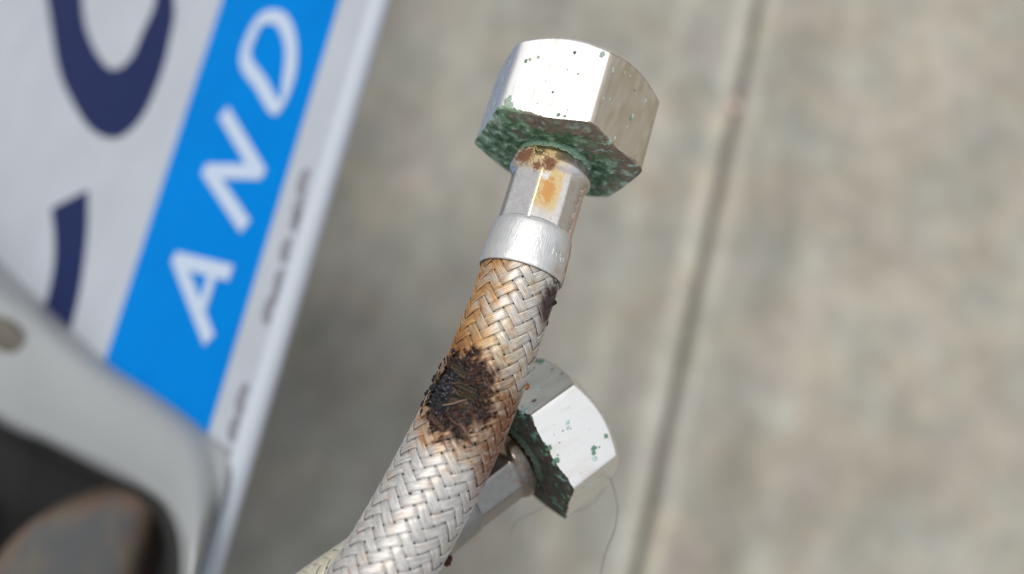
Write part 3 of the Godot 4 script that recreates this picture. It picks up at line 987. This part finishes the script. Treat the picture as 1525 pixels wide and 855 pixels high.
	for q in [[-92, 17.8, 0.6], [-84, 20.0, 0.7], [-88, 22.6, 0.75], [-80, 24.4, 0.6], [-72, 16.4, 0.55], [-60, 14.8, 0.5], [-76, 21.5, 0.6], [-86, 19.0, 0.45], [-82, 23.6, 0.4], [-66, 25.6, 0.45]]:
		blob("charred_lump", path.at(q[1], deg_to_rad(q[0]), bore(q[1]) - 0.1), q[2], Color(0.03, 0.03, 0.036), o)
	blob("rust_flake", path.at(15.6, deg_to_rad(88.0), bore(15.6) + 0.1), 0.55, Color(0.34, 0.12, 0.03), o)
	blob("rust_flake", path.at(5.8, deg_to_rad(84.0), bore(6.0) - 0.15), 0.5, Color(0.05, 0.025, 0.025), o)
	blob("rust_flake", path.at(2.4, deg_to_rad(84.0), bore(2.0) - 0.2), 0.75, Color(0.035, 0.025, 0.025), o)

	# the lower hose behind it
	var base2 := Vector3(1.8, 552.7, -22.2)
	var t2 := Vector3(0.7828, -0.1948, -0.5909).normalized()
	var o2 := thing("braided_hose", "pale braided hose with a white-faced nut, crossing behind the scorched hose", "hose", base2 * MM, "old braided flexible hoses")
	var nut2 := make_nut(t2, deg_to_rad(2.7), 12.3, 12.3, o2, 1)
	specks(nut2, 0, 12.3, [[-2.5, 5.7, 0.45, 3], [-1.8, 5.2, 0.4, 3], [-1.4, 5.6, 0.2, 2], [3.2, 10.4, 0.5, 2], [3.7, 7.4, 0.6, 2], [4.3, 6.9, 0.5, 2], [5.1, 6.5, 0.65, 3], [4.0, 8.3, 0.22, 0], [-0.6, 2.6, 0.2, 2], [-2.2, 2.5, 0.16, 2], [-1.9, 4.2, 0.2, 0], [0.6, 8.4, 0.12, 0], [-0.9, 0.6, 0.55, 2], [1.5, 0.6, 0.6, 2], [0.9, 1.2, 0.3, 1], [-3.6, 3.4, 0.14, 2], [2.0, 4.4, 0.12, 0], [0.3, 4.9, 0.1, 4], [5.6, 3.0, 0.15, 2], [-4.6, 7.2, 0.16, 4]])
	specks(nut2, -60, 12.3, [[-0.4, 6.1, 0.5, 3], [2.4, 5.7, 0.6, 3], [3.2, 6.3, 0.3, 1], [4.6, 3.4, 0.5, 0], [2.2, 8.9, 0.4, 1], [5.2, 0.9, 0.8, 3], [5.4, 2.0, 0.55, 3], [4.2, 1.2, 0.5, 3], [-2.8, 8.4, 0.8, 1], [-3.1, 10.6, 0.9, 2], [-4.2, 9.8, 0.9, 2], [0.5, 10.6, 0.5, 2], [3.0, 10.8, 0.3, 0], [1.0, 3.0, 0.2, 2]])
	specks(nut2, 60, 12.3, [[-2.0, 5.0, 0.7, 3], [0.0, 8.0, 0.8, 3], [-4.0, 3.0, 0.5, 1], [-3.5, 9.2, 0.4, 1]])
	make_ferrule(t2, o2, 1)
	var p2 := base2 - t2 * 21.0
	var fr2 := side_frame(t2)
	var path2 := Path.new([p2, Vector3(-18.6, 553.9, -6.5), Vector3(-26.0, 552.0, -1.3), Vector3(-32.8, 549.8, 3.3), Vector3(-41.8, 546.3, 10.1), Vector3(-72, 530, 34), Vector3(-100, 490, 62), Vector3(-125, 400, 95), Vector3(-140, 250, 120), Vector3(-138, 105, 135), Vector3(-105, 28, 160), Vector3(-40, 7.2, 225), Vector3(60, 7.2, 262)], fr2[0])
	make_braid(path2, o2, 1, 50.0, 0.3)
	blob("rust_flake", path2.at(0.6, deg_to_rad(62.0), 7.0), 0.9, Color(0.09, 0.04, 0.025), o2)


func build_hairs() -> void:
	for q in [
		["fine grey hair hanging down from the corner of the lower nut", 0.085, [Vector3(17.7, 548.3, -18.8), Vector3(18.5, 549.2, -15.5), Vector3(18.8, 549.2, -12.6), Vector3(18.2, 548.0, -9.2), Vector3(16.9, 545.7, -5.9), Vector3(16.0, 543.2, -2.0), Vector3(15.8, 540.3, 3.2)]],
		["faint hair curling below the lower nut towards the hose", 0.05, [Vector3(17.8, 543.9, -18.5), Vector3(16.6, 543.1, -16.2), Vector3(14.6, 543.4, -14.1), Vector3(9.8, 544.9, -12.4), Vector3(6.4, 545.3, -13.5), Vector3(4.2, 546.0, -12.6), Vector3(1.0, 546.5, -11.0), Vector3(-0.4, 546.7, -8.7)]]]:
		var b := Buf.new()
		var first: Vector3 = q[2][0]
		var line := []
		for p in spline(q[2], 8):
			line.append(p - first)
		b.tube(line, func(_i): return q[1], 6, Color.WHITE)
		var o := part("loose_hair", b, [M.hair], self)
		o.position = first * MM
		o.set_meta("label", q[0])
		o.set_meta("category", "hair")
